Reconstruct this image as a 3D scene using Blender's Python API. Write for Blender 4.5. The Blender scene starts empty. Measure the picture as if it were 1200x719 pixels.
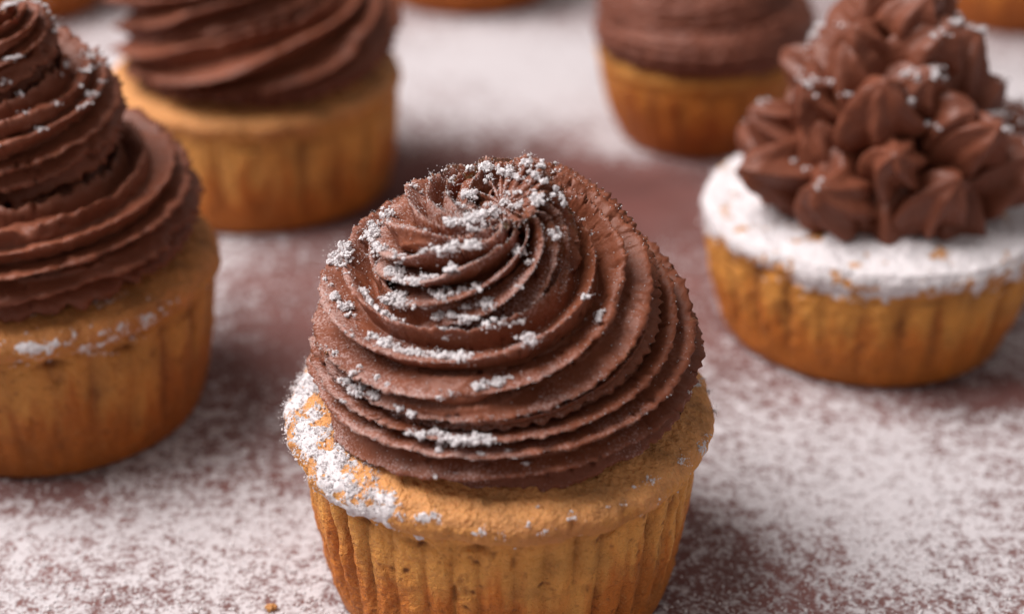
import bpy, math
import numpy as np
from mathutils import Quaternion, Vector

PI = math.pi
S = 0.01                      # everything below is written in centimetres
scene = bpy.context.scene
COL = scene.collection

# ------------------------------------------------------------------ camera
PITCH = 29.0
cam_d = bpy.data.cameras.new('camera')
cam = bpy.data.objects.new('camera', cam_d)
COL.objects.link(cam)
cam.location = (0.18 * S, -21.57 * S, 17.1 * S)
cam.rotation_euler = (math.radians(90 - PITCH), 0, 0)
cam_d.sensor_width = 36.0
cam_d.lens = 36.0 * 1822 / 1200
cam_d.clip_start = 0.01
cam_d.clip_end = 20
cam_d.dof.use_dof = True
cam_d.dof.focus_distance = 0.243
cam_d.dof.aperture_fstop = 8.8
scene.camera = cam

# ------------------------------------------------------------------ light
world = bpy.data.worlds.new('World')
scene.world = world
world.use_nodes = True
bg = world.node_tree.nodes['Background']
bg.inputs['Color'].default_value = (1.0, 0.94, 0.92, 1)
bg.inputs['Strength'].default_value = 0.33


def area(name, loc, target, size, power, color):
    l = bpy.data.lights.new(name, 'AREA')
    l.shape = 'RECTANGLE'
    l.size, l.size_y = size
    l.energy = power
    l.color = color
    o = bpy.data.objects.new(name, l)
    COL.objects.link(o)
    o.location = loc
    d = Vector(target) - Vector(loc)
    o.rotation_euler = d.to_track_quat('-Z', 'Y').to_euler()
    return o


area('window_light', (-0.62, 0.10, 1.02), (0.0, 0.10, 0.0), (0.80, 0.80), 26.0, (1.0, 0.955, 0.94))

scene.view_settings.view_transform = 'Standard'
scene.view_settings.look = 'None'
scene.view_settings.exposure = 0.0
scene.view_settings.gamma = 1.0
scene.render.engine = 'CYCLES'
scene.render.resolution_x, scene.render.resolution_y = 1024, 613


# ------------------------------------------------------------------ noise
def _hash(ix, iy, iz, seed):
    h = (ix.astype(np.int64) * 374761393 + iy.astype(np.int64) * 668265263
         + iz.astype(np.int64) * 1274126177 + seed * 974711) & 0xffffffff
    h = ((h ^ (h >> 13)) * 1274126177) & 0xffffffff
    h = ((h ^ (h >> 16)) * 2246822519) & 0xffffffff
    return h ^ (h >> 15)


def noise(P, freq=1.0, seed=0):
    """gradient-like value noise, about -1..1"""
    p = np.asarray(P, dtype=np.float64) * freq
    i = np.floor(p).astype(np.int64)
    f = p - i
    w = f * f * f * (f * (f * 6 - 15) + 10)
    out = np.zeros(len(p))
    for dx in (0, 1):
        wx = w[:, 0] if dx else 1 - w[:, 0]
        for dy in (0, 1):
            wy = w[:, 1] if dy else 1 - w[:, 1]
            for dz in (0, 1):
                wz = w[:, 2] if dz else 1 - w[:, 2]
                h = _hash(i[:, 0] + dx, i[:, 1] + dy, i[:, 2] + dz, seed)
                g1 = (h & 1023) / 511.5 - 1
                g2 = ((h >> 10) & 1023) / 511.5 - 1
                g3 = ((h >> 20) & 1023) / 511.5 - 1
                d = g1 * (f[:, 0] - dx) + g2 * (f[:, 1] - dy) + g3 * (f[:, 2] - dz)
                out += wx * wy * wz * d
    return out * 1.6


def fbm(P, freq=1.0, octaves=3, seed=0, gain=0.5):
    a, t = 1.0, 0.0
    for k in range(octaves):
        t = t + a * noise(P, freq * 2 ** k, seed + 17 * k)
        a *= gain
    return t


def sstep(a, b, x):
    t = np.clip((x - a) / (b - a), 0, 1)
    return t * t * (3 - 2 * t)


# ------------------------------------------------------------------ mesh
def mesh_np(name, V, F, smooth=True, attrs=None):
    """V (n,3) cm, F (m,3|4) int"""
    me = bpy.data.meshes.new(name)
    V = np.ascontiguousarray(V, dtype=np.float32) * S
    F = np.ascontiguousarray(F, dtype=np.int32)
    k = F.shape[1]
    me.vertices.add(len(V))
    me.vertices.foreach_set('co', V.ravel())
    me.loops.add(F.size)
    me.loops.foreach_set('vertex_index', F.ravel())
    me.polygons.add(len(F))
    me.polygons.foreach_set('loop_start', np.arange(0, F.size, k, dtype=np.int32))
    me.polygons.foreach_set('use_smooth', np.full(len(F), smooth, dtype=bool))
    if attrs:
        for an, av in attrs.items():
            a = me.attributes.new(an, 'FLOAT', 'POINT')
            a.data.foreach_set('value', np.ascontiguousarray(av, dtype=np.float32))
    me.update(calc_edges=True)
    me.validate()
    return me


def grid_faces(nu, nv, wrap_v=True):
    """vertex index = u*nv + v"""
    u = np.arange(nu - 1)[:, None]
    v = np.arange(nv if wrap_v else nv - 1)[None, :]
    v2 = (v + 1) % nv
    a = u * nv + v
    b = u * nv + v2
    c = (u + 1) * nv + v2
    d = (u + 1) * nv + v
    return np.stack([a, b, c, d], -1).reshape(-1, 4)


def grid_normals(P):
    """P (nu,nv,3) closed in v"""
    du = np.gradient(P, axis=0)
    dv = np.roll(P, -1, 1) - np.roll(P, 1, 1)
    n = np.cross(du, dv)
    return n / (np.linalg.norm(n, axis=-1, keepdims=True) + 1e-9)


def obj(name, me, mat, parent=None):
    o = bpy.data.objects.new(name, me)
    COL.objects.link(o)
    if mat:
        if not me.materials:
            me.materials.append(mat)
    if parent:
        o.parent = parent
    return o


def thing(name, label, cat, loc, rz=0.0, group=None):
    o = bpy.data.objects.new(name, None)
    COL.objects.link(o)
    o.empty_display_size = 0.01
    o.location = (loc[0] * S, loc[1] * S, loc[2] * S if len(loc) > 2 else 0)
    o.rotation_euler = (0, 0, rz)
    o['label'] = label
    o['category'] = cat
    if group:
        o['group'] = group
    return o


# ------------------------------------------------------------------ materials
def new_mat(name):
    m = bpy.data.materials.new(name)
    m.use_nodes = True
    nt = m.node_tree
    return m, nt, nt.nodes['Principled BSDF']


def N(nt, typ, **kw):
    n = nt.nodes.new(typ)
    for k, v in kw.items():
        if k in n.inputs:
            n.inputs[k].default_value = v
        else:
            setattr(n, k, v)
    return n


def noise_node(nt, co, scale, detail=4, rough=0.6):
    n = N(nt, 'ShaderNodeTexNoise')
    n.inputs['Scale'].default_value = scale
    n.inputs['Detail'].default_value = detail
    n.inputs['Roughness'].default_value = rough
    nt.links.new(co, n.inputs['Vector'])
    return n.outputs['Fac']


def ramp(nt, fac, stops):
    r = N(nt, 'ShaderNodeValToRGB')
    e = r.color_ramp.elements
    e[0].position, e[0].color = stops[0][0], (*stops[0][1], 1)
    e[1].position, e[1].color = stops[-1][0], (*stops[-1][1], 1)
    for p, c in stops[1:-1]:
        x = e.new(p)
        x.color = (*c, 1)
    nt.links.new(fac, r.inputs['Fac'])
    return r.outputs['Color']


def mix(nt, fac, a, b):
    m = N(nt, 'ShaderNodeMix', data_type='RGBA')
    for sock, v in ((m.inputs['Factor'], fac), (m.inputs[6], a), (m.inputs[7], b)):
        if isinstance(v, bpy.types.NodeSocket):
            nt.links.new(v, sock)
        elif isinstance(v, tuple):
            sock.default_value = (*v, 1)
        else:
            sock.default_value = v
    return m.outputs[2]


def mth(nt, op, a, b=0.0, clamp=False):
    m = N(nt, 'ShaderNodeMath', operation=op, use_clamp=clamp)
    for sock, v in ((m.inputs[0], a), (m.inputs[1], b)):
        if isinstance(v, bpy.types.NodeSocket):
            nt.links.new(v, sock)
        else:
            sock.default_value = v
    return m.outputs[0]


def bump(nt, height, strength, dist, normal=None):
    b = N(nt, 'ShaderNodeBump')
    b.inputs['Strength'].default_value = strength
    b.inputs['Distance'].default_value = dist
    nt.links.new(height, b.inputs['Height'])
    if normal:
        nt.links.new(normal, b.inputs['Normal'])
    return b.outputs['Normal']


SUGAR_COL = (0.70, 0.655, 0.665)


def frosting_mat(name, dark, light, dust=0.0, rough=0.5, grain=1.0):
    m, nt, b = new_mat(name)
    co = N(nt, 'ShaderNodeTexCoord').outputs['Object']
    n1 = noise_node(nt, co, 90, 3)
    c = ramp(nt, n1, [(0.3, dark), (0.7, light)])
    if dust > 0:
        # a breath of sifted sugar on what faces up: specks thresholded by height of the grain
        geo = N(nt, 'ShaderNodeNewGeometry')
        sp = N(nt, 'ShaderNodeSeparateXYZ')
        nt.links.new(geo.outputs['True Normal'], sp.inputs[0])
        speck = noise_node(nt, co, 2600, 2, 0.7)
        patch = noise_node(nt, co, 110, 2)
        at = N(nt, 'ShaderNodeAttribute', attribute_name='dust')
        t = mth(nt, 'ADD', mth(nt, 'MULTIPLY', speck, 1.0), mth(nt, 'MULTIPLY', patch, 0.55))
        t = mth(nt, 'ADD', t, mth(nt, 'MULTIPLY', at.outputs['Fac'], 0.34))
        t = mth(nt, 'ADD', t, mth(nt, 'MULTIPLY', sp.outputs['Z'], 0.10))
        t = mth(nt, 'MULTIPLY', mth(nt, 'SUBTRACT', t, 1.12 - dust), 5.0, True)
        c = mix(nt, mth(nt, 'MULTIPLY', t, 0.5), c, (0.60, 0.43, 0.40))
    nt.links.new(c, b.inputs['Base Color'])
    b.inputs['Roughness'].default_value = rough
    b.inputs['Specular IOR Level'].default_value = 0.27
    b.inputs['Subsurface Weight'].default_value = 0.10
    b.inputs['Subsurface Radius'].default_value = (0.0022, 0.0009, 0.0006)
    b.inputs['Subsurface Scale'].default_value = 1.0
    f1 = noise_node(nt, co, 1500, 3, 0.65)
    f2 = noise_node(nt, co, 420, 3, 0.6)
    nrm = bump(nt, f1, 0.45 * grain, 0.00022)
    nrm = bump(nt, f2, 0.45 * grain, 0.0005, nrm)
    # little burst air bubbles
    vo = N(nt, 'ShaderNodeTexVoronoi')
    vo.inputs['Scale'].default_value = 260
    nt.links.new(co, vo.inputs['Vector'])
    pit = mth(nt, 'MULTIPLY', vo.outputs['Distance'], 6.0, True)
    nrm = bump(nt, pit, 0.25 * grain, 0.0004, nrm)
    nt.links.new(nrm, b.inputs['Normal'])
    return m


def cake_mat(name, top=(0.66, 0.295, 0.100), wall_hi=(0.78, 0.350, 0.080), wall_lo=(0.60, 0.180, 0.025),
             brown=(0.19, 0.060, 0.014)):
    m, nt, b = new_mat(name)
    co = N(nt, 'ShaderNodeTexCoord').outputs['Object']
    at = N(nt, 'ShaderNodeAttribute', attribute_name='up')       # 0 foot of the wall .. 1 crown edge .. 2 middle of the top
    groove = N(nt, 'ShaderNodeAttribute', attribute_name='groove')
    mott = noise_node(nt, co, 130, 4, 0.65)
    big = noise_node(nt, co, 38, 3)
    mp = N(nt, 'ShaderNodeMapping')
    mp.inputs['Scale'].default_value = (190, 190, 24)
    nt.links.new(co, mp.inputs['Vector'])
    streak = noise_node(nt, mp.outputs['Vector'], 1.0, 3, 0.6)
    h = mth(nt, 'ADD', at.outputs['Fac'], mth(nt, 'MULTIPLY', mth(nt, 'SUBTRACT', streak, 0.5), 1.9))
    wall = ramp(nt, h, [(0.05, tuple(0.75 * x for x in wall_lo)), (0.45, wall_lo), (0.78, wall_hi), (1.0, wall_hi)])
    olive = (0.26, 0.155, 0.045)
    ol = mth(nt, 'MULTIPLY', mth(nt, 'SUBTRACT', big, 0.57), 6.0, True)
    wall = mix(nt, mth(nt, 'MULTIPLY', ol, 0.45), wall, olive)
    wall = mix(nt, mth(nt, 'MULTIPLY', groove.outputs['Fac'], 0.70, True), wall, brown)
    topc = ramp(nt, mott, [(0.30, tuple(0.62 * x for x in top)), (0.5, top), (0.72, tuple(min(1, 1.22 * x) for x in top))])
    sel = mth(nt, 'MULTIPLY', mth(nt, 'SUBTRACT', mth(nt, 'ADD', at.outputs['Fac'], mth(nt, 'MULTIPLY', mth(nt, 'SUBTRACT', mott, 0.5), 0.25)), 0.97), 14.0, True)
    c = mix(nt, sel, wall, topc)
    # the oven browned the crown's edge in patches
    mid = noise_node(nt, co, 300, 4, 0.65)
    d = mth(nt, 'ABSOLUTE', mth(nt, 'SUBTRACT', at.outputs['Fac'], 1.0))
    ring = mth(nt, 'SUBTRACT', 1.0, mth(nt, 'MULTIPLY', d, 9.0), True)
    ring = mth(nt, 'MULTIPLY', ring, mth(nt, 'MULTIPLY', mth(nt, 'SUBTRACT', big, 0.36), 3.5, True))
    c = mix(nt, mth(nt, 'MULTIPLY', ring, 0.55), c, (0.33, 0.105, 0.022))
    sp = mth(nt, 'MULTIPLY', mth(nt, 'SUBTRACT', mid, 0.54), 6.0, True)
    c = mix(nt, mth(nt, 'MULTIPLY', sp, 0.35), c, brown)
    # dark crumb pores and pale grain
    gr = noise_node(nt, co, 700, 3, 0.7)
    pore = mth(nt, 'MULTIPLY', mth(nt, 'SUBTRACT', 0.40, gr), 7.0, True)
    c = mix(nt, mth(nt, 'MULTIPLY', pore, 0.45), c, brown)
    pale = mth(nt, 'MULTIPLY', mth(nt, 'SUBTRACT', gr, 0.60), 7.0, True)
    c = mix(nt, mth(nt, 'MULTIPLY', pale, 0.22), c, (0.75, 0.5, 0.22))
    # sifted sugar clinging to the crust, thinning out grain by grain
    sug = N(nt, 'ShaderNodeAttribute', attribute_name='sugar')
    f1 = noise_node(nt, co, 2000, 2, 0.7)
    f2 = noise_node(nt, co, 520, 3, 0.65)
    pw = mth(nt, 'ADD', mth(nt, 'MULTIPLY', f1, 0.5), mth(nt, 'MULTIPLY', f2, 0.5))
    pw = mth(nt, 'ADD', pw, mth(nt, 'MULTIPLY', mth(nt, 'SUBTRACT', sug.outputs['Fac'], 0.5), 0.55))
    pw = mth(nt, 'MULTIPLY', mth(nt, 'SUBTRACT', pw, 0.53), 9.0, True)
    c = mix(nt, mth(nt, 'MULTIPLY', pw, 0.9), c, SUGAR_COL)
    nt.links.new(c, b.inputs['Base Color'])
    b.inputs['Roughness'].default_value = 0.62
    b.inputs['Specular IOR Level'].default_value = 0.35
    b.inputs['Subsurface Weight'].default_value = 0.12
    b.inputs['Subsurface Radius'].default_value = (0.003, 0.0014, 0.0005)
    b.inputs['Subsurface Scale'].default_value = 1.0
    nrm = bump(nt, gr, 1.0, 0.0011)
    nrm = bump(nt, mid, 0.5, 0.0012, nrm)
    nrm = bump(nt, mott, 0.5, 0.0012, nrm)
    nt.links.new(nrm, b.inputs['Normal'])
    return m


def sugar_mat():
    m, nt, b = new_mat('powdered_sugar')
    co = N(nt, 'ShaderNodeTexCoord').outputs['Object']
    n = noise_node(nt, co, 1400, 3, 0.7)
    c = ramp(nt, n, [(0.3, (0.56, 0.51, 0.52)), (0.55, SUGAR_COL)])
    nt.links.new(c, b.inputs['Base Color'])
    b.inputs['Roughness'].default_value = 0.85
    b.inputs['Subsurface Weight'].default_value = 0.25
    b.inputs['Subsurface Radius'].default_value = (0.0012, 0.001, 0.001)
    b.inputs['Subsurface Scale'].default_value = 1.0
    nt.links.new(bump(nt, n, 0.6, 0.0003), b.inputs['Normal'])
    return m


def table_mat():
    m, nt, b = new_mat('sugared_board')
    co = N(nt, 'ShaderNodeTexCoord').outputs['Object']
    at = N(nt, 'ShaderNodeAttribute', attribute_name='sugar')
    w = noise_node(nt, co, 30, 4)
    board = ramp(nt, w, [(0.3, (0.090, 0.034, 0.029)), (0.7, (0.175, 0.066, 0.057))])
    film = mix(nt, mth(nt, 'MULTIPLY', at.outputs['Fac'], 0.30, True), board, (0.36, 0.26, 0.255))
    s1 = noise_node(nt, co, 1050, 3, 0.68)
    s2 = noise_node(nt, co, 360, 3, 0.6)
    g = mth(nt, 'ADD', mth(nt, 'MULTIPLY', s1, 0.55), mth(nt, 'MULTIPLY', s2, 0.45))
    # cover: the value holds sugar and painted shade; higher lowers the grain threshold
    t = mth(nt, 'ADD', g, mth(nt, 'MULTIPLY', mth(nt, 'SUBTRACT', at.outputs['Fac'], 0.5), 0.42))
    cov = mth(nt, 'MULTIPLY', mth(nt, 'SUBTRACT', t, 0.455), 8.5, True)
    c = mix(nt, cov, film, (0.53, 0.49, 0.503))
    nt.links.new(c, b.inputs['Base Color'])
    b.inputs['Roughness'].default_value = 0.8
    b.inputs['Specular IOR Level'].default_value = 0.25
    nrm = bump(nt, mth(nt, 'ADD', cov, s1), 0.5, 0.0004)
    nt.links.new(nrm, b.inputs['Normal'])
    return m


CHOC = frosting_mat('chocolate_buttercream', (0.155, 0.043, 0.020), (0.225, 0.069, 0.033), dust=0.09)
CHOC_B = frosting_mat('dark_chocolate_buttercream', (0.150, 0.043, 0.021), (0.215, 0.068, 0.036), dust=-0.02, grain=0.7)
CHOC_S = frosting_mat('smooth_chocolate_cream', (0.150, 0.045, 0.024), (0.205, 0.067, 0.037), dust=0.0, grain=0.4, rough=0.42)
CHOC_M = frosting_mat('rough_milk_chocolate_cream', (0.145, 0.043, 0.024), (0.205, 0.068, 0.040), dust=0.0, grain=1.6)
CAKE = cake_mat('golden_cake')
CAKE_D = cake_mat('orange_cake', top=(0.58, 0.25, 0.05), wall_hi=(0.62, 0.215, 0.030), wall_lo=(0.48, 0.120, 0.014))
CAKE_L = cake_mat('browned_cake', top=(0.54, 0.215, 0.062), wall_hi=(0.56, 0.235, 0.048), wall_lo=(0.43, 0.125, 0.015))
CAKE_R = cake_mat('amber_cake', top=(0.60, 0.26, 0.07), wall_hi=(0.68, 0.285, 0.052), wall_lo=(0.57, 0.170, 0.020))
SUGAR = sugar_mat()
TABLE = table_mat()


# ------------------------------------------------------------------ the sugared table
# (x, y, radius_x, radius_y, change) : more or less sugar, with the cupcakes' shadows painted into the thin spots
BLOBS = [(0.6, 15.2, 5.4, 2.7, -0.75), (4.6, 9.5, 2.2, 3.0, -0.22), (-4.6, 8.0, 2.0, 4.0, -0.30), (3.5, 0.2, 1.5, 2.2, -0.17),
         (6.5, -2.2, 2.2, 1.2, -0.15), (13.0, 12.5, 2.6, 2.4, -0.50), (10.5, 5.6, 3.0, 0.8, -0.35), (-9.1, 2.2, 3.4, 0.7, -0.25),
         (7.0, 2.6, 4.0, 2.2, 0.12), (0.5, 25.0, 6.0, 3.6, 0.30), (14.0, 22.5, 5.0, 2.6, 0.30), (-11.0, 24.0, 3.0, 4.0, 0.30),
         (-5.5, 1.0, 5.0, 2.8, 0.08), (3.4, 18.6, 1.4, 1.4, 0.25)]


def sugar_and_shade(x, y):
    P = np.stack([x, y, np.zeros_like(x)], -1)
    d = 0.56 + 0.10 * fbm(P, 0.35, 3, 5) + 0.10 * fbm(P, 1.6, 2, 9)
    for bx, by, rx, ry, k in BLOBS:
        q = ((x - bx) / rx) ** 2 + ((y - by) / ry) ** 2
        d = d + k * np.exp(-q)
    return np.clip(d, 0, 1)


def build_table():
    xs = np.concatenate([np.linspace(-70, -24, 24)[:-1], np.linspace(-24, 24, 221), np.linspace(24, 70, 24)[1:]])
    ys = np.concatenate([np.linspace(-35, -7, 15)[:-1], np.linspace(-7, 40, 221), np.linspace(40, 95, 28)[1:]])
    X, Y = np.meshgrid(xs, ys, indexing='ij')
    x, y = X.ravel(), Y.ravel()
    V = np.stack([x, y, np.zeros_like(x)], -1)
    F = grid_faces(len(xs), len(ys), wrap_v=False)[:, ::-1]
    # edge and underside make it a slab
    n0 = len(V)
    nx, ny = len(xs), len(ys)
    ring = [i * ny for i in range(nx)] + [(nx - 1) * ny + j for j in range(1, ny)] \
        + [i * ny + ny - 1 for i in range(nx - 2, -1, -1)] + [j for j in range(ny - 2, 0, -1)]
    ring = np.array(ring)
    low = V[ring].copy()
    low[:, 2] = -2.0
    V = np.concatenate([V, low])
    k = len(ring)
    a = ring
    bq = np.roll(ring, -1)
    ia = n0 + np.arange(k)
    ib = n0 + (np.arange(k) + 1) % k
    F = np.concatenate([F, np.stack([a, ia, ib, bq], -1)[:, ::-1]])
    sg = np.concatenate([sugar_and_shade(x, y), np.zeros(k)])  # this value also carries the cupcake shade painted into the board
    o = obj('table', mesh_np('table', V, F, True, {'sugar': sg}), TABLE)
    # flat shading is enough for a flat top
    o['kind'] = 'structure'
    return o


build_table()


# ------------------------------------------------------------------ cake
def ang_noise(th, freq, seed):
    return noise(np.stack([np.cos(th) * freq, np.sin(th) * freq, np.full_like(th, 0.37 + seed * 3.1)], -1), 1.0, seed)


def build_cake(parent, mat, crown=3.5, wall_top=3.28, foot=2.8, h=2.65, dome=0.75, flutes=26, flute_d=0.05, seed=1,
               nu=200, nv=640, pits=1.0, lip=0.06):
    """a cupcake body without its paper: fluted wall, crown edge, domed top. Returns object and top height function data"""
    prof = []
    cr = 0.28
    prof.append((0.0, 0.0))
    for t in np.linspace(0, 1, 10):
        prof.append((foot - cr + cr * math.sin(t * PI / 2), cr * 0.8 * (1 - math.cos(t * PI / 2))))
    for t in np.linspace(0.04, 1, 30):
        r = foot + (wall_top - foot) * (t ** 0.85) + 0.05 * math.sin(t * PI)
        prof.append((r, cr * 0.8 + (h - 0.42 - cr * 0.8) * t))
    # crown edge: bulges out over the wall then rolls onto the dome
    for t in np.linspace(0.1, 1, 14):
        a = -PI / 2 + t * (PI * 0.80)
        rr = crown - 0.34
        prof.append((max(wall_top - 0.03, rr + 0.34 * math.cos(a)), h - 0.10 + 0.30 * math.sin(a)))
    r1, z1 = prof[-1]
    for t in np.linspace(0.04, 1, 30):
        r = r1 * (1 - t)
        prof.append((r, z1 + dome * (1 - (r / r1) ** 2)))
    prof = np.array(prof)
    seg = np.r_[0, np.cumsum(np.linalg.norm(np.diff(prof, axis=0), axis=1))]
    # more rows on wall and crown than on the underside
    sw = np.interp(seg, [0, foot * 0.9, seg[-1] - 2.4, seg[-1]], [0, 0.04, 0.86, 1.0])
    u = np.linspace(0, 1, nu)
    r = np.interp(u, sw, prof[:, 0])
    z = np.interp(u, sw, prof[:, 1])
    up = np.where(u < 0.04, 0, np.clip(z / (h - 0.25), 0, 1))
    crown_i = np.argmax(r)
    up = np.where(np.arange(nu) > crown_i, 1 + (np.arange(nu) - crown_i) / max(1, nu - crown_i), up)
    th = np.linspace(0, 2 * PI, nv, endpoint=False)
    # irregular flutes
    ph = flutes * th + 1.5 * ang_noise(th, 2.2, seed) + 0.7 * ang_noise(th, 6, seed + 3)
    amp = 0.75 + 0.7 * np.clip(ang_noise(th, 4.0, seed + 5) + 0.3, -0.4, 1)
    prof_f = 1 - np.abs(np.sin(ph / 2)) ** 0.7           # narrow grooves
    groove = prof_f * amp
    wallmask = sstep(0.10, 0.35, up) * (1 - sstep(0.90, 1.0, up)) * 1.0
    R = np.repeat(r[:, None], nv, 1)
    Z = np.repeat(z[:, None], nv, 1)
    T = np.repeat(th[None, :], nu, 0)
    UP = np.repeat(up[:, None], nv, 1)
    X, Y = R * np.cos(T), R * np.sin(T)
    P = np.stack([X, Y, Z], -1).reshape(-1, 3)
    Pw = P.copy()
    Pw[:, 2] *= 0.35
    wm = np.repeat(wallmask[:, None], nv, 1).ravel()
    rag = 0.55 + 0.6 * noise(Pw, 2.1, seed + 8)
    g = (np.repeat(groove[None, :], nu, 0).ravel()) * np.clip(rag, 0, 1.3)
    # soft out-of-round and a wavy crown
    rad = P[:, :2].copy()
    rl = np.maximum(np.linalg.norm(rad, axis=1), 1e-6)
    dirx = rad / rl[:, None]
    low = np.repeat(ang_noise(th, 0.8, seed + 11)[None, :], nu, 0).ravel()
    upf = UP.ravel()
    edge = np.exp(-((upf - 1.0) / 0.16) ** 2)
    crownw = np.repeat((ang_noise(th, 3.0, seed + 21) + 0.5 * ang_noise(th, 7, seed + 22))[None, :], nu, 0).ravel()
    off = -flute_d * 2.2 * g * wm + 0.05 * low * sstep(0.05, 0.5, upf)
    off += edge * crownw * lip
    off += 0.035 * fbm(P * np.array([1, 1, 0.6]), 2.4, 4, seed + 31, 0.6) * sstep(0.02, 0.2, upf)
    # pits and torn crumb just under the crown and scattered on the wall
    pn = fbm(P * np.array([1, 1, 0.45]), 3.0, 3, seed + 41) * 0.8
    pit = np.clip(pn - 0.46, 0, 0.5) * 0.8 * sstep(0.1, 0.4, upf) * (1 - sstep(1.02, 1.3, upf))
    pn2 = noise(P, 8.5, seed + 43)
    pit2 = np.clip(pn2 - 0.42, 0, 1) * sstep(0.05, 0.3, upf)
    off += 0.012 * fbm(P, 9.0, 2, seed + 45) * sstep(0.05, 0.2, upf)
    crack_line = 0.90 + 0.05 * np.repeat(ang_noise(th, 3.5, seed + 51)[None, :], nu, 0).ravel()
    crack = np.exp(-((upf - crack_line) / 0.022) ** 2) * np.clip(0.2 + 1.6 * np.repeat(ang_noise(th, 5.0, seed + 52)[None, :], nu, 0).ravel(), 0, 1)
    dep = pits * (0.24 * pit + 0.07 * pit2) + 0.13 * crack * pits
    off -= dep
    P[:, 0] += dirx[:, 0] * off
    P[:, 1] += dirx[:, 1] * off
    topm = sstep(1.0, 1.2, upf)
    P[:, 2] += topm * (0.05 * fbm(P, 0.8, 3, seed + 61) + 0.030 * fbm(P, 5.5, 3, seed + 63, 0.65))
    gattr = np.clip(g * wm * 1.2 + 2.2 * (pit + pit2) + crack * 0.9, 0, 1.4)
    me = mesh_np('cake', P, grid_faces(nu, nv), True, {'up': upf, 'groove': gattr})
    o = obj('cake', me, mat, parent)
    return o, P.reshape(nu, nv, 3), UP


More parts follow.
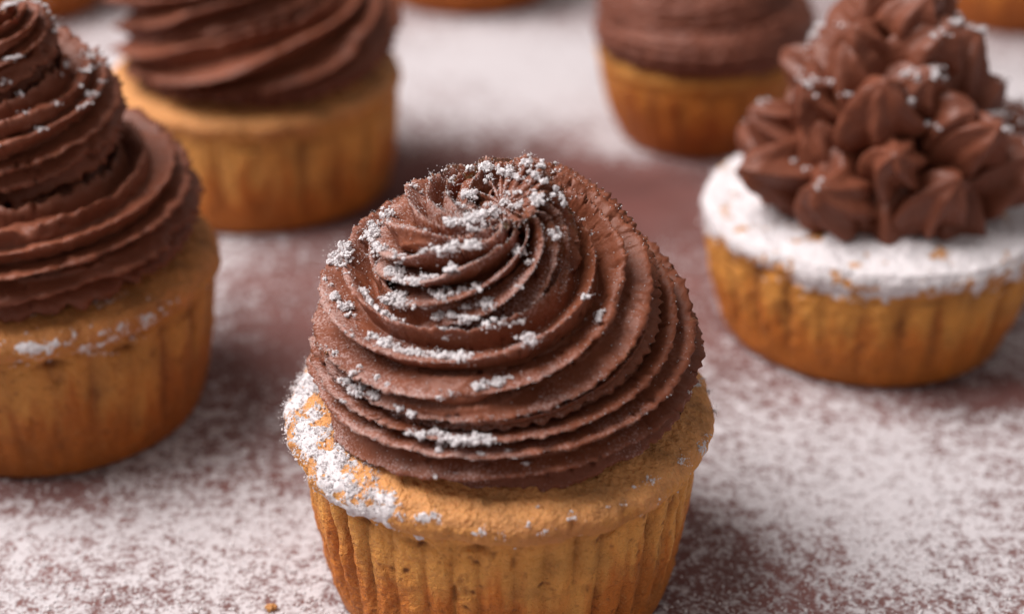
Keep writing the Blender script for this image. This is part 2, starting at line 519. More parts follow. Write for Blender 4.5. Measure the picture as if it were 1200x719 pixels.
# ------------------------------------------------------------------ piped frosting
def build_rope(theta0, turns, keys, teeth=12, depth=0.22, sharp=0.06, rag=0.06, seed=1, nu=1500, nv=216, twist=0.0,
               wobble=0.05, fray=None, taper0=0.06, taper1=0.05, phase=0.0, lean=0.0, twist_end=0.0, deep_end=0.0, drift_amp=0.55, breaks=0.5):
    """one continuous rope of cream laid in a rising coil through a star nozzle.
    keys: rows (u, R, z, a, b): coil radius, height, half-width, half-height"""
    keys = np.array(keys, dtype=float)
    u = np.linspace(0, 1, nu)

    def ip(col):
        # smooth interpolation
        x = keys[:, 0]
        yv = keys[:, col]
        m = np.gradient(yv, x)
        i = np.clip(np.searchsorted(x, u) - 1, 0, len(x) - 2)
        h = x[i + 1] - x[i]
        t = (u - x[i]) / h
        return ((2 * t ** 3 - 3 * t ** 2 + 1) * yv[i] + (t ** 3 - 2 * t ** 2 + t) * h * m[i]
                + (-2 * t ** 3 + 3 * t ** 2) * yv[i + 1] + (t ** 3 - t ** 2) * h * m[i + 1])
    R, Zc, A, B = ip(1), ip(2), ip(3), ip(4)
    th = theta0 + turns * 2 * PI * u
    # hand wobble of the nozzle
    q = np.stack([u * turns * 3.0, np.zeros(nu), np.full(nu, seed * 1.7)], -1)
    R = R + wobble * noise(q, 1.0, seed + 1) * 1.2
    Zc = Zc + wobble * noise(q, 1.2, seed + 2)
    cx, cy = R * np.cos(th), R * np.sin(th)
    C = np.stack([cx, cy, Zc], -1)
    Tn = np.gradient(C, axis=0)
    Tn /= np.linalg.norm(Tn, axis=1, keepdims=True) + 1e-9
    er = np.stack([np.cos(th), np.sin(th), np.zeros(nu)], -1)
    er = er - Tn * np.sum(er * Tn, 1, keepdims=True)
    er /= np.linalg.norm(er, axis=1, keepdims=True) + 1e-9
    ez = np.cross(er, Tn)
    ta = np.minimum(sstep(0, taper0, u) ** 0.5, 1 if taper1 <= 0 else sstep(0, taper1, 1 - u) ** 0.5)
    ta = np.maximum(ta, 0.02)
    phi = np.linspace(0, 2 * PI, nv, endpoint=False)
    U, PH = np.meshgrid(u, phi, indexing='ij')
    tw = phase + 2 * PI * (twist * U + twist_end * U ** 4)
    # teeth of unequal size, drifting a little along the rope
    uq = np.stack([U.ravel() * turns * 1.4, np.cos(PH.ravel()) * 1.3, np.sin(PH.ravel()) * 1.3 + seed], -1)
    drift = (drift_amp * noise(uq, 1.0, seed + 4)).reshape(U.shape)
    x = (teeth * (PH + tw) / 2) + drift
    s = np.sqrt(np.sin(x) ** 2 + sharp ** 2) - sharp
    g = s / (math.sqrt(1 + sharp ** 2) - sharp)          # 0 crest .. 1 groove
    tid = np.floor(x / PI + 0.5)
    hsh = np.modf(np.abs(np.sin(tid * 12.9898 + seed) * 43758.5453))[0]
    dloc = (depth + deep_end * sstep(0.55, 0.95, U)) * (0.65 + 0.7 * hsh)
    crest = (1 - g) ** 2.0
    # some ridges smear flat for a stretch, or split in two
    bq = np.stack([U.ravel() * turns * 4.5, (tid * 2.7).ravel(), np.full(U.size, seed * 0.7)], -1)
    smear = noise(bq, 1.0, seed + 21).reshape(U.shape)
    dloc = dloc * (1 - 0.75 * breaks * sstep(0.25, 0.7, smear))
    split = breaks * sstep(0.30, 0.6, -smear) * np.exp(-(g / 0.10) ** 2) * 0.10
    # ragged crests: tears across the ridge
    arc = np.cumsum(np.r_[0, np.linalg.norm(np.diff(C, axis=0), axis=1)])
    ARC = np.repeat(arc[:, None], nv, 1)
    rq = np.stack([ARC.ravel(), (tid * 3.3).ravel() + np.zeros(U.size), PH.ravel() * 1.0], -1)
    r1 = noise(rq, 2.3, seed + 6).reshape(U.shape)
    r2 = noise(rq, 4.6, seed + 7).reshape(U.shape)
    base = C[:, None, :] + er[:, None, :] * (np.cos(PH) * A[:, None])[..., None] + ez[:, None, :] * (np.sin(PH) * B[:, None])[..., None]
    r3 = fbm(base.reshape(-1, 3) @ np.array([[0.8, 0.6, 0], [-0.48, 0.64, 0.6], [0.36, -0.48, 0.8]]), 6.5, 2, seed + 8).reshape(U.shape)
    fr = 1.0 if fray is None else fray(U, PH, th[:, None] + 0 * PH)
    tear = np.clip(r1 - 0.20, 0, 1) * 1.3 + np.clip(r2 - 0.30, 0, 1) * 0.7
    ragged = rag * (0.25 * r2 + 0.55 * r3 - 2.0 * tear)
    rho = 1 - dloc * g ** 0.8 + crest * ragged - split
    dirv = er[:, None, :] * (np.cos(PH) * A[:, None])[..., None] + ez[:, None, :] * (np.sin(PH) * B[:, None])[..., None]
    P = C[:, None, :] + dirv * (rho * ta[:, None])[..., None]
    n = grid_normals(P)
    flat = P.reshape(-1, 3)
    lowd = 0.035 * fbm(flat, 1.1, 2, seed + 10) + 0.012 * fr_flat(fr, U) * fbm(flat, 5.5, 3, seed + 12)
    lump = (np.clip(noise(flat, 9.0, seed + 14) - 0.1, 0, 1) * 0.035 + np.clip(noise(flat, 4.5, seed + 16) - 0.12, 0, 1) * 0.05) * fr_flat(fr, U)
    pore = np.clip(noise(flat, 9.0, seed + 15) - 0.50, 0, 1) * 0.22
    if lean:
        P[..., 2] += lean * crest * ta[:, None]
    outw = np.sign(np.sum(n * dirv, -1))
    n = n * outw[..., None]
    P = P + n * ((lowd + lump - pore).reshape(U.shape) * ta[:, None])[..., None]
    return P, crest, n


def fr_flat(fr, U):
    return fr.ravel() if isinstance(fr, np.ndarray) else np.full(U.size, fr)


def closed_rope_mesh(name, P, attrs):
    nu, nv = P.shape[:2]
    V = P.reshape(-1, 3)
    F = grid_faces(nu, nv)
    c0, c1 = P[0].mean(0), P[-1].mean(0)
    V = np.concatenate([V, c0[None], c1[None]])
    j = np.arange(nv)
    j2 = (j + 1) % nv
    cap0 = np.stack([np.full(nv, len(V) - 2), j2, j, j], -1)[:, :3]
    cap1 = np.stack([np.full(nv, len(V) - 1), (nu - 1) * nv + j, (nu - 1) * nv + j2], -1)
    me = bpy.data.meshes.new(name)
    Vs = np.ascontiguousarray(V, dtype=np.float32) * S
    me.vertices.add(len(V))
    me.vertices.foreach_set('co', Vs.ravel())
    li = np.concatenate([F.ravel(), cap0.ravel(), cap1.ravel()]).astype(np.int32)
    starts = np.concatenate([np.arange(len(F)) * 4, F.size + np.arange(2 * nv) * 3]).astype(np.int32)
    me.loops.add(len(li))
    me.loops.foreach_set('vertex_index', li)
    me.polygons.add(len(starts))
    me.polygons.foreach_set('loop_start', starts)
    me.polygons.foreach_set('use_smooth', np.ones(len(starts), dtype=bool))
    for an, av in attrs.items():
        a = me.attributes.new(an, 'FLOAT', 'POINT')
        a.data.foreach_set('value', np.concatenate([np.asarray(av, dtype=np.float32).ravel(), np.zeros(2, np.float32)]))
    me.update(calc_edges=True)
    me.validate()
    return me


# ------------------------------------------------------------------ sugar lumps
_t = (1 + 5 ** 0.5) / 2
ICO_V = np.array([(-1, _t, 0), (1, _t, 0), (-1, -_t, 0), (1, -_t, 0), (0, -1, _t), (0, 1, _t), (0, -1, -_t), (0, 1, -_t),
                  (_t, 0, -1), (_t, 0, 1), (-_t, 0, -1), (-_t, 0, 1)]) / math.sqrt(1 + _t * _t)
ICO_F = np.array([(0, 11, 5), (0, 5, 1), (0, 1, 7), (0, 7, 10), (0, 10, 11), (1, 5, 9), (5, 11, 4), (11, 10, 2), (10, 7, 6), (7, 1, 8),
                  (3, 9, 4), (3, 4, 2), (3, 2, 6), (3, 6, 8), (3, 8, 9), (4, 9, 5), (2, 4, 11), (6, 2, 10), (8, 6, 7), (9, 8, 1)])


def grains_mesh(name, C, rad, rng, jitter=0.28):
    """many tiny lumpy crystals/clots as one mesh"""
    n = len(C)
    V = ICO_V[None] * (rad[:, None, None]) * (1 + jitter * rng.uniform(-1, 1, (n, 12, 1)))
    V = V * rng.uniform(0.75, 1.2, (n, 1, 3))
    V = V + C[:, None, :]
    F = ICO_F[None] + (np.arange(n) * 12)[:, None, None]
    return mesh_np(name, V.reshape(-1, 3), F.reshape(-1, 3), True)


def top_points(P, n, cell=0.03, nzmin=0.15):
    """points of a surface that sugar falling straight down would reach"""
    V = P.reshape(-1, 3)
    nz = n.reshape(-1, 3)[:, 2]
    ij = np.floor(V[:, :2] / cell).astype(np.int64)
    ij -= ij.min(0)
    w = ij[:, 1].max() + 1
    key = ij[:, 0] * w + ij[:, 1]
    zmax = np.full(key.max() + 1, -1e9)
    np.maximum.at(zmax, key, V[:, 2])
    ok = (V[:, 2] > zmax[key] - 0.035) & (nz > nzmin)
    return np.nonzero(ok)[0]


def sugar_layer(parent, cake, P, UP, mask, thick=0.10, seed=3, umin=0.9, solid=0.25):
    """a crust of sugar lying on the cake: a thin offset skin whose edge dives into the crumb"""
    nu, nv = UP.shape
    n = grid_normals(P)
    c = P.mean((0, 1))
    n = n * np.sign(np.sum(n * (P - c), -1))[..., None]
    V = P.reshape(-1, 3)
    m = mask(V, UP.ravel())
    m = np.where(UP.ravel() > umin, m, -1)
    at = cake.data.attributes.new('sugar', 'FLOAT', 'POINT')
    at.data.foreach_set('value', np.clip(0.5 + m, 0, 1).astype(np.float32))
    m = m - solid
    t = np.clip(m, -0.3, 1)
    off = thick * (np.clip(t, 0, 1) ** 0.6) * (0.7 + 0.5 * fbm(V, 5, 2, seed) + 0.55 * fbm(V, 14, 2, seed + 5)) + np.where(t < 0, 0.35 * t * thick - 0.004, 0)
    W = V + n.reshape(-1, 3) * off[:, None]
    F = grid_faces(nu, nv)
    keep = (m[F] > -0.05).any(1) & (UP.ravel()[F] > umin).all(1)
    F = F[keep]
    used, inv = np.unique(F.ravel(), return_inverse=True)
    if len(used) == 0:
        return None
    o = obj('sugar_crust', mesh_np('sugar_crust', W[used], inv.reshape(-1, 4)), SUGAR, parent)
    o['kind'] = 'stuff'
    return o


def ico2():
    V = [tuple(v) for v in ICO_V]
    cache, F = {}, []

    def mid(i, j):
        k = (min(i, j), max(i, j))
        if k not in cache:
            m = np.array(V[i]) + np.array(V[j])
            V.append(tuple(m / np.linalg.norm(m)))
            cache[k] = len(V) - 1
        return cache[k]
    for a, b, c in ICO_F:
        x, y, z = mid(a, b), mid(b, c), mid(c, a)
        F += [(a, x, z), (b, y, x), (c, z, y), (x, y, z)]
    return np.array(V), np.array(F)


ICO2_V, ICO2_F = ico2()


def scatter_sugar(parent, seeds, normals, rng, chunks=(2, 6), crumbs=(6, 18), spread=0.04, big=0.036, name='sugar_clump'):
    """each seed grows a small clot: a few crumbly chunks of powder and loose crumbs round them"""
    C, Rr, c2, r2 = [], [], [], []
    for p, n in zip(seeds, normals):
        f = rng.uniform(0.55, 1.2)
        for lst, rl, k, sp, lo, hi, pw in ((C, Rr, rng.integers(*chunks), spread, 0.3 * big, big, 1.6),
                                           (c2, r2, rng.integers(*crumbs), spread * 1.7, 0.0035, 0.011, 2.0)):
            d = rng.normal(0, 1, (k, 3)) * sp * f
            d[:, 2] = np.abs(d[:, 2]) * 0.45
            lst.append(p + d + n * 0.006)
            rl.append(lo + (hi - lo) * rng.random(k) ** pw)
    C, Rr, c2, r2 = (np.concatenate(q) for q in (C, Rr, c2, r2))
    n = len(C)
    D = np.repeat(ICO2_V[None], n, 0)
    W = (D * Rr[:, None, None] * rng.uniform(0.7, 1.25, (n, 1, 3)) + C[:, None, :]).reshape(-1, 3)
    rough = 1 + 0.6 * noise(W, 38, 3) + 0.42 * rng.uniform(-1, 1, len(W))
    W = (W.reshape(n, -1, 3) - C[:, None, :]) * rough.reshape(n, -1, 1) + C[:, None, :]
    F = (ICO2_F[None] + (np.arange(n) * len(ICO2_V))[:, None, None]).reshape(-1, 3)
    o = obj(name, mesh_np(name, W.reshape(-1, 3), F, False), SUGAR, parent)
    o['kind'] = 'stuff'
    g = obj('sugar_grain', grains_mesh('sugar_grain', c2, r2, rng), SUGAR, parent)
    g['kind'] = 'stuff'
    return o


def cake_normals(P):
    n = grid_normals(P)
    c = P.mean((0, 1))
    return n * np.sign(np.sum(n * (P - c), -1))[..., None]


GROUP = 'cupcakes set out on the sugared table'


# ------------------------------------------------------------------ 1: the cupcake in focus
# runs of sugar clots along the ridges, as points on the swirl (cm from the cake's foot)
STROKES = [[(-2.63, -0.42, 5.59), (-2.26, -0.59, 5.47), (-1.85, -1.26, 5.61), (-1.67, -1.41, 5.5)], [(-1.97, -1.43, 5.14), (-1.53, -1.89, 5.29),
           (-1.18, -2.07, 5.23), (-0.78, -2.15, 5.25), (-0.38, -2.46, 5.34), (0.17, -2.52, 5.33)], [(-1.99, -0.25, 6.2), (-1.63, -0.77, 6.21), (-1.35,
           -1.43, 6.36), (-0.96, -1.41, 6.15), (-0.78, -1.65, 6.22)], [(-1.15, -1.23, 6.76), (-0.84, -1.32, 6.75), (-0.5, -1.37, 6.77), (-0.11, -1.48,
           6.86)], [(-0.82, -1.24, 6.61), (-0.66, -1.64, 6.63)], [(-0.74, -0.92, 6.99), (-0.39, -1.12, 7.12), (-0.12, -0.37, 6.93)], [(-0.66, 0.15,
           6.96), (-0.3, -0.03, 6.98)], [(-0.49, 0.83, 7.14), (-0.19, 0.66, 7.18), (0.23, -0.15, 7.39)], [(0.41, 0.07, 7.58), (0.58, 0.07, 7.6)],
           [(0.52, -0.3, 7.51), (0.6, -0.45, 7.46)], [(0.29, -0.52, 7.3), (0.57, -0.76, 7.29)], [(0.06, -0.39, 7.08), (0.17, -0.61, 7.16)], [(0.83,
           -0.54, 7.22), (0.89, -0.53, 7.15)], [(0.82, -1.11, 6.86), (0.92, -0.89, 6.68)], [(0.32, -1.07, 6.52), (0.4, -1.32, 6.59)], [(-1.77, -0.7,
           5.6), (-1.42, -1.47, 6.0)], [(-1.08, -1.49, 5.81), (-0.61, -1.82, 5.9), (-0.16, -2.01, 5.82), (0.17, -1.92, 5.73), (0.51, -2.18, 5.85)],
           [(0.37, -2.35, 5.78), (0.45, -2.29, 5.72)], [(-0.56, -1.57, 6.08), (-0.11, -1.79, 6.17)], [(-2.35, -1.6, 4.71), (-2.07, -1.89, 4.75),
           (-1.7, -2.23, 4.8)], [(-1.6, -2.08, 4.53), (-1.22, -2.53, 4.82)], [(-2.71, 0.96, 5.58), (-2.41, -0.01, 5.97)], [(-1.74, 0.26, 6.64)],
           [(-2.17, 0.75, 6.0), (-2.01, 0.04, 6.28)], [(1.33, -1.7, 5.73), (1.42, -1.56, 5.91)], [(-0.85, -1.86, 5.4), (-0.5, -1.96, 5.52)], [(-1.28,
           -2.73, 4.38), (-1.11, -2.78, 4.38), (-0.89, -2.85, 4.4), (-0.6, -3.11, 4.61), (-0.33, -2.94, 4.43), (-0.1, -3.01, 4.48)]]


def hero():
    rng = np.random.default_rng(4)
    t = thing('cupcake', 'cupcake with sugar-flecked spiral chocolate swirl and sugar patch on one cake shoulder', 'cupcake', (0, 0), 0, GROUP)
    ck, P, UP = build_cake(t, CAKE, crown=3.5, wall_top=3.26, foot=2.92, h=3.35, dome=0.72, flutes=42, flute_d=0.10, seed=3,
                           nu=220, nv=760, pits=0.65)
    keys = [(0.00, 1.80, 4.05, 1.25, 1.10),
            (0.166, 1.92, 4.32, 1.30, 1.20),
            (0.34, 1.80, 4.80, 1.38, 1.22),
            (0.517, 1.40, 5.30, 1.36, 1.20),
            (0.70, 1.02, 5.95, 1.20, 1.08),
            (0.80, 0.86, 6.20, 1.05, 0.98),
            (0.867, 0.72, 6.38, 0.96, 0.92),
            (0.94, 0.36, 6.70, 0.84, 0.84),
            (1.00, 0.04, 7.08, 0.74, 0.74)]

    def fray(U, PH, TH):
        # torn most where the nozzle dragged: right and back
        a = np.cos(TH - math.radians(10))
        return 0.75 + 0.35 * np.clip(a, 0, 1) ** 2 + 0.15 * sstep(0.75, 1.0, U)
    F, crest, n = build_rope(math.radians(100), 2.85, keys, teeth=16, depth=0.40, sharp=0.12, rag=0.055, seed=7, nu=1650, nv=250,
                             twist=-0.55, twist_end=-0.65, deep_end=0.16, fray=fray, taper1=0.012, drift_amp=1.5, breaks=1.0)
    # the upper coils lean towards the side they were piped from
    lean = sstep(3.9, 6.2, F[..., 2])
    F[..., 2] += 0.24 * F[..., 1] * lean
    F[..., 1] -= 0.13 * np.maximum(F[..., 2] - 4.2, 0)
    V = F.reshape(-1, 3)
    az = np.arctan2(V[:, 1], V[:, 0])
    left = np.cos(az - math.radians(215))
    dust = np.clip(0.35 + 0.5 * left + 0.5 * sstep(6.0, 7.2, V[:, 2]), 0, 1) * (0.4 + 0.6 * crest.ravel())
    fo = obj('frosting', closed_rope_mesh('frosting', F, {'dust': dust}), CHOC, t)
    # sugar clots caught on the ridges
    ok = top_points(F, n)
    Vo, no, co = V[ok], n.reshape(-1, 3)[ok], crest.ravel()[ok]
    w = sstep(0.15, 0.7, co) * np.clip(0.05 + 0.95 * sstep(-0.1, 0.9, left[ok]) + 0.8 * sstep(6.3, 7.1, Vo[:, 2]), 0, 1)
    w *= sstep(0.02, 0.35, fbm(Vo, 1.5, 2, 77))
    pick = rng.choice(len(ok), 110, replace=False, p=w / w.sum())
    scatter_sugar(t, Vo[pick], no[pick], rng, spread=0.035, big=0.028)
    sel = np.nonzero(co > 0.25)[0]
    pts = []
    for st in STROKES:
        if len(st) == 1:
            st = [st[0], st[0]]
        for p, q in zip(st[:-1], st[1:]):
            p, q = np.array(p), np.array(q)
            for k in range(max(3, int(np.linalg.norm(q - p) / 0.055))):
                pts.append(p + (q - p) * rng.random() + rng.normal(0, 0.03, 3))
    pts = np.array(pts)
    near = np.array([sel[np.argmin(((Vo[sel] - p - (0, 0, 0.10)) ** 2).sum(1))] for p in pts])
    scatter_sugar(t, Vo[near], no[near], rng, chunks=(4, 10), crumbs=(8, 20), spread=0.055, big=0.044)
    # single crystals everywhere
    w2 = (0.15 + co) * (0.25 + sstep(-0.6, 0.8, left[ok]))
    pick = rng.choice(len(ok), 3500, replace=False, p=w2 / w2.sum())
    g = obj('sugar_grain', grains_mesh('sugar_grain', Vo[pick] + no[pick] * 0.006, rng.uniform(0.005, 0.011, len(pick)), rng), SUGAR, t)
    g['kind'] = 'stuff'

    # sugar on the left shoulder of the cake
    def mask(v, up):
        a = np.degrees(np.arctan2(v[:, 1], v[:, 0])) % 360
        w = sstep(150, 178, a) * (1 - sstep(222, 262, a))
        r = np.hypot(v[:, 0], v[:, 1])
        mid = 3.26 + 0.16 * sstep(195, 240, a)
        band = 1 - np.abs(r - mid) / 0.34
        return w * 1.0 + band * 0.9 - 1.34 + 0.75 * fbm(v, 2.6, 5, 88, 0.7)
    sugar_layer(t, ck, P, UP, mask, thick=0.04, seed=9, umin=0.9, solid=0.12)
    cv, cn = P.reshape(-1, 3), cake_normals(P).reshape(-1, 3)
    mm = mask(cv, UP.ravel())
    ww = np.where((UP.ravel() > 0.9) & (cn[:, 2] > 0.1), np.where(mm > 0, 0.55, np.exp(mm * 9)) * (mm > -0.5), 0)
    pick = rng.choice(len(cv), 520, replace=False, p=ww / ww.sum())
    scatter_sugar(t, cv[pick], cn[pick], rng, chunks=(2, 5), crumbs=(8, 20), spread=0.04, big=0.024)
    # a few stray specks on the crown
    a = np.degrees(np.arctan2(cv[:, 1], cv[:, 0])) % 360
    ww = np.where((UP.ravel() > 0.97) & (UP.ravel() < 1.2) & (a > 225) & (a < 350), 1.0, 0)
    pick = rng.choice(len(cv), 16, replace=False, p=ww / ww.sum())
    scatter_sugar(t, cv[pick], cn[pick], rng, chunks=(1, 3), crumbs=(2, 8), spread=0.02, big=0.026)
    return t


hero()


# ------------------------------------------------------------------ 2: tall swirl at the side
def left_cupcake():
    rng = np.random.default_rng(12)
    t = thing('cupcake', 'cupcake with tall three-tier ridged chocolate frosting and a sugar smear on its cake edge', 'cupcake', (-9.0, 5.3), 0.4, GROUP)
    ck, P, UP = build_cake(t, CAKE_L, crown=3.42, wall_top=3.3, foot=2.85, h=3.25, dome=0.6, flutes=26, flute_d=0.045, seed=23, nu=150, nv=440)
    keys = [(0.00, 1.90, 4.00, 1.25, 0.95),
            (0.17, 1.98, 4.25, 1.36, 1.12),
            (0.34, 1.78, 4.75, 1.36, 1.12),
            (0.44, 1.20, 5.55, 1.22, 1.08),
            (0.58, 0.95, 6.25, 1.12, 1.05),
            (0.72, 0.80, 6.95, 1.02, 1.00),
            (0.86, 0.50, 7.60, 0.92, 0.92),
            (1.00, 0.10, 8.25, 0.55, 0.70)]
    F, crest, n = build_rope(math.radians(60), 2.9, keys, teeth=15, depth=0.40, sharp=0.06, rag=0.13, seed=31, nu=950, nv=176, twist=-0.5, drift_amp=1.2, wobble=0.10)
    V = F.reshape(-1, 3)
    dust = np.clip(0.2 + 0.3 * crest.ravel(), 0, 1)
    obj('frosting', closed_rope_mesh('frosting', F, {'dust': dust}), CHOC_B, t)
    ok = top_points(F, n)
    Vo, no, co = V[ok], n.reshape(-1, 3)[ok], crest.ravel()[ok]
    w = sstep(0.1, 0.6, co) * sstep(6.0, 7.0, Vo[:, 2]) * sstep(0.0, 0.3, fbm(Vo, 1.3, 2, 5))
    pick = rng.choice(len(ok), 260, replace=False, p=w / w.sum())
    scatter_sugar(t, Vo[pick], no[pick], rng)

    def mask(v, up):
        a = np.degrees(np.arctan2(v[:, 1], v[:, 0]) + 0.4) % 360
        w = sstep(265, 285, a) * (1 - sstep(318, 335, a))
        band = np.exp(-((up - 1.03) / 0.055) ** 2)
        return w * 0.9 + band * 0.8 - 1.62 + 0.95 * fbm(v, 2.3, 5, 41, 0.7)
    sugar_layer(t, ck, P, UP, mask, thick=0.04, seed=29, umin=0.9)
    cv, cn = P.reshape(-1, 3), cake_normals(P).reshape(-1, 3)
    mm = mask(cv, UP.ravel())
    ww = np.where(UP.ravel() > 0.85, np.exp(np.minimum(mm, 0) * 7) * (mm > -0.6), 0)
    pick = rng.choice(len(cv), 160, replace=False, p=ww / ww.sum())
    scatter_sugar(t, cv[pick], cn[pick], rng, chunks=(1, 3), crumbs=(4, 10), spread=0.05, big=0.025)


left_cupcake()


# ------------------------------------------------------------------ 3: bold ruffled swirl behind
def back_left_cupcake():
    t = thing('cupcake', 'cupcake with bold wavy chocolate ruffles on a broad cake with dark streaks', 'cupcake', (-6.4, 16.2), 0.0, GROUP)
    build_cake(t, CAKE, crown=3.74, wall_top=3.68, foot=3.38, h=3.0, dome=0.5, flutes=22, flute_d=0.05, seed=43, nu=110, nv=340)
    keys = [(0.00, 1.85, 3.95, 1.60, 0.95),
            (0.20, 1.95, 4.30, 1.76, 1.25),
            (0.42, 1.8, 4.90, 1.75, 1.30),
            (0.62, 1.3, 5.60, 1.50, 1.20),
            (0.82, 0.7, 6.40, 1.15, 1.05),
            (1.00, 0.1, 7.10, 0.55, 0.70)]
    F, crest, n = build_rope(math.radians(140), 2.3, keys, teeth=13, depth=0.42, sharp=0.10, rag=0.08, seed=51, nu=640, nv=130, twist=-1.3, wobble=0.22, drift_amp=2.6)
    obj('frosting', closed_rope_mesh('frosting', F, {'dust': 0.15 * crest}), CHOC_B, t)


back_left_cupcake()


# ------------------------------------------------------------------ 4: small cake under a smooth mound
def back_right_cupcake():
    t = thing('cupcake', 'small smooth-sided orange cupcake under a rounded finely ribbed chocolate mound', 'cupcake', (5.4, 19.6), 0.0, GROUP)
    build_cake(t, CAKE_D, crown=2.84, wall_top=2.78, foot=2.2, h=2.45, dome=0.5, flutes=20, flute_d=0.012, seed=63, nu=90, nv=260, pits=0.25, lip=0.03)
    keys = [(0.00, 1.6, 3.05, 1.30, 0.85),
            (0.20, 1.65, 3.20, 1.42, 1.05),
            (0.42, 1.5, 3.55, 1.50, 1.25),
            (0.62, 1.1, 4.05, 1.45, 1.25),
            (0.82, 0.6, 4.65, 1.20, 1.05),
            (1.00, 0.1, 5.30, 0.60, 0.60)]
    F, crest, n = build_rope(math.radians(120), 2.4, keys, teeth=22, depth=0.06, sharp=0.2, rag=0.05, seed=71, nu=520, nv=140, twist=-0.1, fray=lambda U, PH, TH: 3.0 + 0 * U)
    obj('frosting', closed_rope_mesh('frosting', F, {'dust': 0.1 * crest}), CHOC_M, t)


back_right_cupcake()


# ------------------------------------------------------------------ 5: piled star dollops over sugar
def kiss_mesh(seed, lobes=6, R=1.0, H=1.5, tip=(0.15, 0.0)):
    nu, nv = 54, 120
    t = np.linspace(0, 1, nu)
    prof = np.interp(t, [0, 0.08, 0.22, 0.45, 0.7, 0.88, 1.0], [0.88, 1.0, 1.02, 0.93, 0.70, 0.42, 0.06])
    prof = np.convolve(np.pad(prof, 3, mode='edge'), np.ones(7) / 7, 'valid')
    prof[-1] = 0.01
    ph = np.linspace(0, 2 * PI, nv, endpoint=False)
    T, PH = np.meshgrid(t, ph, indexing='ij')
    rng = np.random.default_rng(seed)
    x = lobes * (PH + rng.uniform(0.4, 1.1) * T + seed) / 2
    s = np.sqrt(np.sin(x) ** 2 + 0.045) - 0.212
    lid = np.mod(np.floor(x / PI + 0.5), lobes).astype(int)
    la = rng.uniform(0.84, 1.16, lobes)[lid]
    rho = prof[:, None] * (1 - 0.46 * s * (1 - 0.3 * T)) * (1 + (la - 1) * (1 - s))
    bend = T ** 2
    q = np.stack([np.cos(PH) * rho, np.sin(PH) * rho, T], -1).reshape(-1, 3)
    X = R * rho * np.cos(PH) + tip[0] * bend
    Y = R * rho * np.sin(PH) + tip[1] * bend
    Z = H * T
    P = np.stack([X, Y, Z], -1)
    n = grid_normals(P)
    P = P + n * (0.06 * fbm(q, 1.6, 3, seed)).reshape(nu, nv)[..., None]
    return closed_rope_mesh('dollop', P, {'dust': np.zeros(nu * nv)})


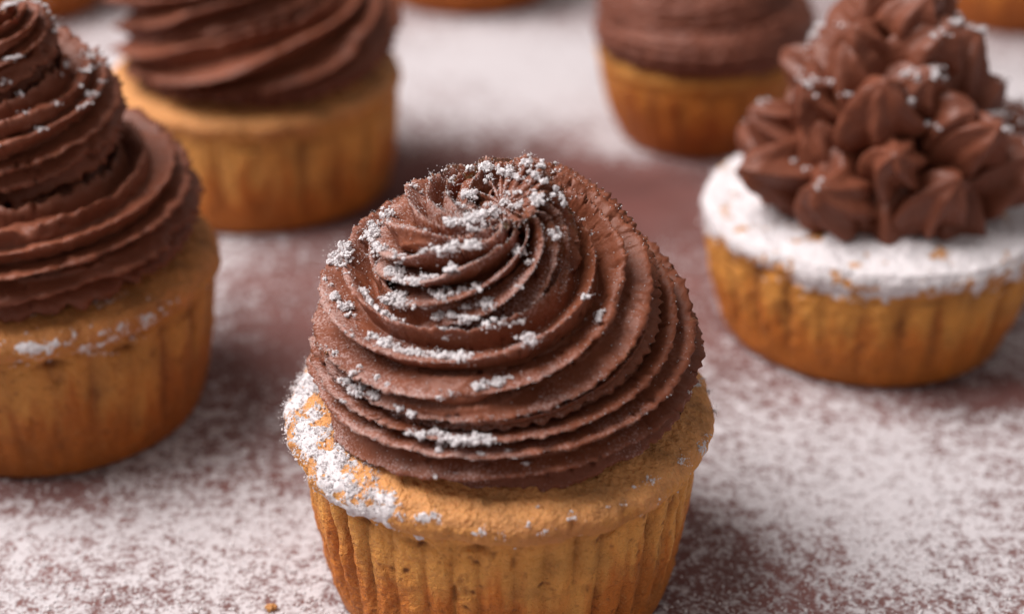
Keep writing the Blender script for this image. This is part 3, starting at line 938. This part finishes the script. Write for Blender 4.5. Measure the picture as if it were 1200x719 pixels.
def right_cupcake():
    rng = np.random.default_rng(21)
    t = thing('cupcake', 'cupcake piled with star-shaped chocolate dollops over a thick white sugar crust', 'cupcake', (7.95, 8.8), 0.0, GROUP)
    ck, P, UP = build_cake(t, CAKE_R, crown=3.6, wall_top=3.55, foot=3.12, h=2.75, dome=0.32, flutes=28, flute_d=0.09, seed=83, nu=140, nv=460, pits=0.4)

    def mask(v, up):
        return 0.60 - 1.5 * sstep(0.82, 1.16, 1.93 - up) + 0.8 * fbm(v, 1.5, 5, 91, 0.7)
    sugar_layer(t, ck, P, UP, mask, thick=0.035, seed=93, umin=0.72, solid=0.30)
    cv, cn = P.reshape(-1, 3), cake_normals(P).reshape(-1, 3)
    mm = mask(cv, UP.ravel())
    ww = np.where((UP.ravel() > 0.8) & (UP.ravel() < 1.5), np.where(mm > 0.2, 0.4, np.exp((mm - 0.2) * 4)) * (cn[:, 2] > -0.1), 0)
    pick = rng.choice(len(cv), 700, replace=False, p=ww / ww.sum())
    scatter_sugar(t, cv[pick], cn[pick], rng, chunks=(1, 3), crumbs=(4, 12), spread=0.06, big=0.028)
    variants = [kiss_mesh(s_, lobes=l, R=1.0, H=h, tip=tp) for s_, l, h, tp in
                ((1, 5, 1.7, (-0.3, 0.1)), (2, 5, 1.5, (0.4, -0.2)), (3, 5, 1.9, (-0.4, 0.2)), (4, 6, 1.6, (0.4, 0.3)),
                 (5, 6, 1.5, (0.2, 0.4)), (6, 6, 1.9, (0.4, -0.1)), (7, 5, 1.6, (-0.2, -0.4)), (8, 6, 1.8, (0.1, 0.4)))]
    rows = [(8, 1.72, 2.98, 0.92, 20, 266), (9, 1.88, 3.65, 0.80, 44, 285), (8, 1.62, 4.3, 0.76, 44, 262), (7, 1.3, 4.95, 0.74, 42, 300), (6, 1.0, 5.55, 0.72, 38, 280), (4, 0.68, 6.15, 0.70, 32, 300), (3, 0.35, 6.7, 0.66, 20, 280)]
    k = 0
    spots = []
    for cnt, rr, z, sc, tilt, a0 in rows:
        for i in range(cnt):
            a = math.radians(a0 + 360 * i / cnt + rng.uniform(-7, 7))
            o = obj('dollop', variants[rng.integers(0, 8)], CHOC_S, t)
            k += 1
            r2 = rr + rng.uniform(-0.12, 0.12)
            o.location = (r2 * math.cos(a) * S, r2 * math.sin(a) * S, (z + rng.uniform(-0.1, 0.1)) * S)
            s2 = sc * rng.uniform(0.88, 1.14)
            o.scale = (s2, s2, s2 * rng.uniform(0.9, 1.15))
            q = Quaternion((0, 0, 1), a) @ Quaternion((0, 1, 0), math.radians(tilt + rng.uniform(-12, 12))) @ Quaternion((0, 0, 1), rng.uniform(0, 2 * PI))
            o.rotation_euler = q.to_euler()
            spots.append(o)
    # core that the outer dollops are piped against
    nu, nv = 40, 64
    tt = np.linspace(0, 1, nu)
    rr = np.interp(tt, [0, 0.1, 0.5, 0.9, 1], [2.0, 1.95, 1.25, 0.45, 0.02])
    ph = np.linspace(0, 2 * PI, nv, endpoint=False)
    T, PH = np.meshgrid(tt, ph, indexing='ij')
    C = np.stack([rr[:, None] * np.cos(PH), rr[:, None] * np.sin(PH), 2.85 + 4.1 * T], -1)
    obj('frosting_core', closed_rope_mesh('frosting_core', C, {'dust': np.zeros(nu * nv)}), CHOC_S, t)
    # sugar caught on the upper folds
    VV, NN = [], []
    for o in spots:
        me = o.data
        v = np.empty(len(me.vertices) * 3, dtype=np.float32)
        me.vertices.foreach_get('co', v)
        nn = np.empty(len(me.vertices) * 3, dtype=np.float32)
        me.vertex_normals.foreach_get('vector', nn)
        M = o.matrix_basis
        R3 = np.array(o.rotation_euler.to_matrix())
        M4 = np.array(M)
        VV.append((v.reshape(-1, 3) @ M4[:3, :3].T + M4[:3, 3]) / S)
        NN.append(nn.reshape(-1, 3) @ R3.T)
    VV, NN = np.concatenate(VV), np.concatenate(NN)
    ok = top_points(VV, NN, cell=0.06, nzmin=0.35)
    w = sstep(0.1, 0.45, fbm(VV[ok], 0.9, 2, 19)) * sstep(3.8, 5.8, VV[ok][:, 2]) + 1e-9
    pick = rng.choice(len(ok), 260, replace=False, p=w / w.sum())
    scatter_sugar(t, VV[ok][pick], NN[ok][pick], rng, chunks=(2, 5), crumbs=(3, 9), spread=0.06, big=0.045)


right_cupcake()


# ------------------------------------------------------------------ 6-8: the row at the back
FAR = []


def far_cupcake(label, loc, rz):
    t = thing('cupcake', label, 'cupcake', loc, rz, GROUP)
    if FAR:
        for src in FAR:
            c = src.copy()
            COL.objects.link(c)
            c.parent = t
        return
    ck, P, UP = build_cake(t, CAKE_D, crown=3.5, wall_top=3.35, foot=2.85, h=2.75, dome=0.5, flutes=24, flute_d=0.03, seed=103, nu=80, nv=240, pits=0.5)
    keys = [(0.00, 1.8, 3.3, 1.25, 0.85), (0.2, 1.85, 3.6, 1.35, 1.0), (0.45, 1.6, 4.2, 1.3, 1.0), (0.7, 1.1, 5.1, 1.1, 0.95), (1.0, 0.1, 6.3, 0.5, 0.6)]
    F, crest, n = build_rope(math.radians(100), 2.4, keys, teeth=10, depth=0.25, sharp=0.08, rag=0.04, seed=105, nu=450, nv=100, twist=-0.2)
    FAR.extend([ck, obj('frosting', closed_rope_mesh('frosting', F, {'dust': 0.2 * crest}), CHOC_B, t)])


far_cupcake('cupcake standing alone behind the sugared gap between the ruffled and the ribbed cupcakes', (-1.4, 32.5), 0.0)
far_cupcake('cupcake standing behind the cupcake piled with star dollops', (17.2, 30.5), 1.0)
far_cupcake('cupcake standing behind the tall three-tier cupcake', (-17.0, 31.2), 2.0)


# ------------------------------------------------------------------ loose sugar on the table
def table_sugar():
    rng = np.random.default_rng(8)
    n = 150000
    # more trials close by, where single clots show
    y = -3.5 + 17.0 * rng.random(n) ** 1.5
    x = rng.uniform(-13, 14, n)
    a = sugar_and_shade(x, y)
    P = np.stack([x, y, np.zeros(n)], -1)
    cl = fbm(P, 3.2, 3, 15) * 0.5
    keep = rng.random(n) < np.clip((a - 0.25) * 0.9 + cl * 0.5, 0, 1)
    for cx, cy, r in ((0, 0, 2.72), (-9.0, 5.3, 2.8), (7.95, 8.8, 3.05)):
        keep &= np.hypot(x - cx, y - cy) > r
    x, y = x[keep][:22000], y[keep][:22000]
    rad = 0.010 + 0.022 * rng.random(len(x)) ** 2.5
    C = np.stack([x, y, rad * 0.35], -1)
    o = obj('table_sugar', grains_mesh('table_sugar', C, rad, rng), SUGAR)
    o['kind'] = 'stuff'
    o['label'] = 'white powdered sugar scattered loosely over the dark table'
    o['category'] = 'sugar'


table_sugar()


def crumb():
    rng = np.random.default_rng(5)
    C = rng.normal(0, 0.035, (26, 3))
    C[:, 2] = np.abs(C[:, 2]) + 0.02
    m = grains_mesh('cake_crumb', C, rng.uniform(0.03, 0.055, 26), rng)
    a = m.attributes.new('up', 'FLOAT', 'POINT')
    a.data.foreach_set('value', np.full(len(m.vertices), 1.5, dtype=np.float32))
    o = obj('cake_crumb', m, CAKE)
    o.location = (-3.85 * S, -1.2 * S, 0)
    o['label'] = 'tiny golden cake crumb lying on the sugared table'
    o['category'] = 'crumb'


crumb()
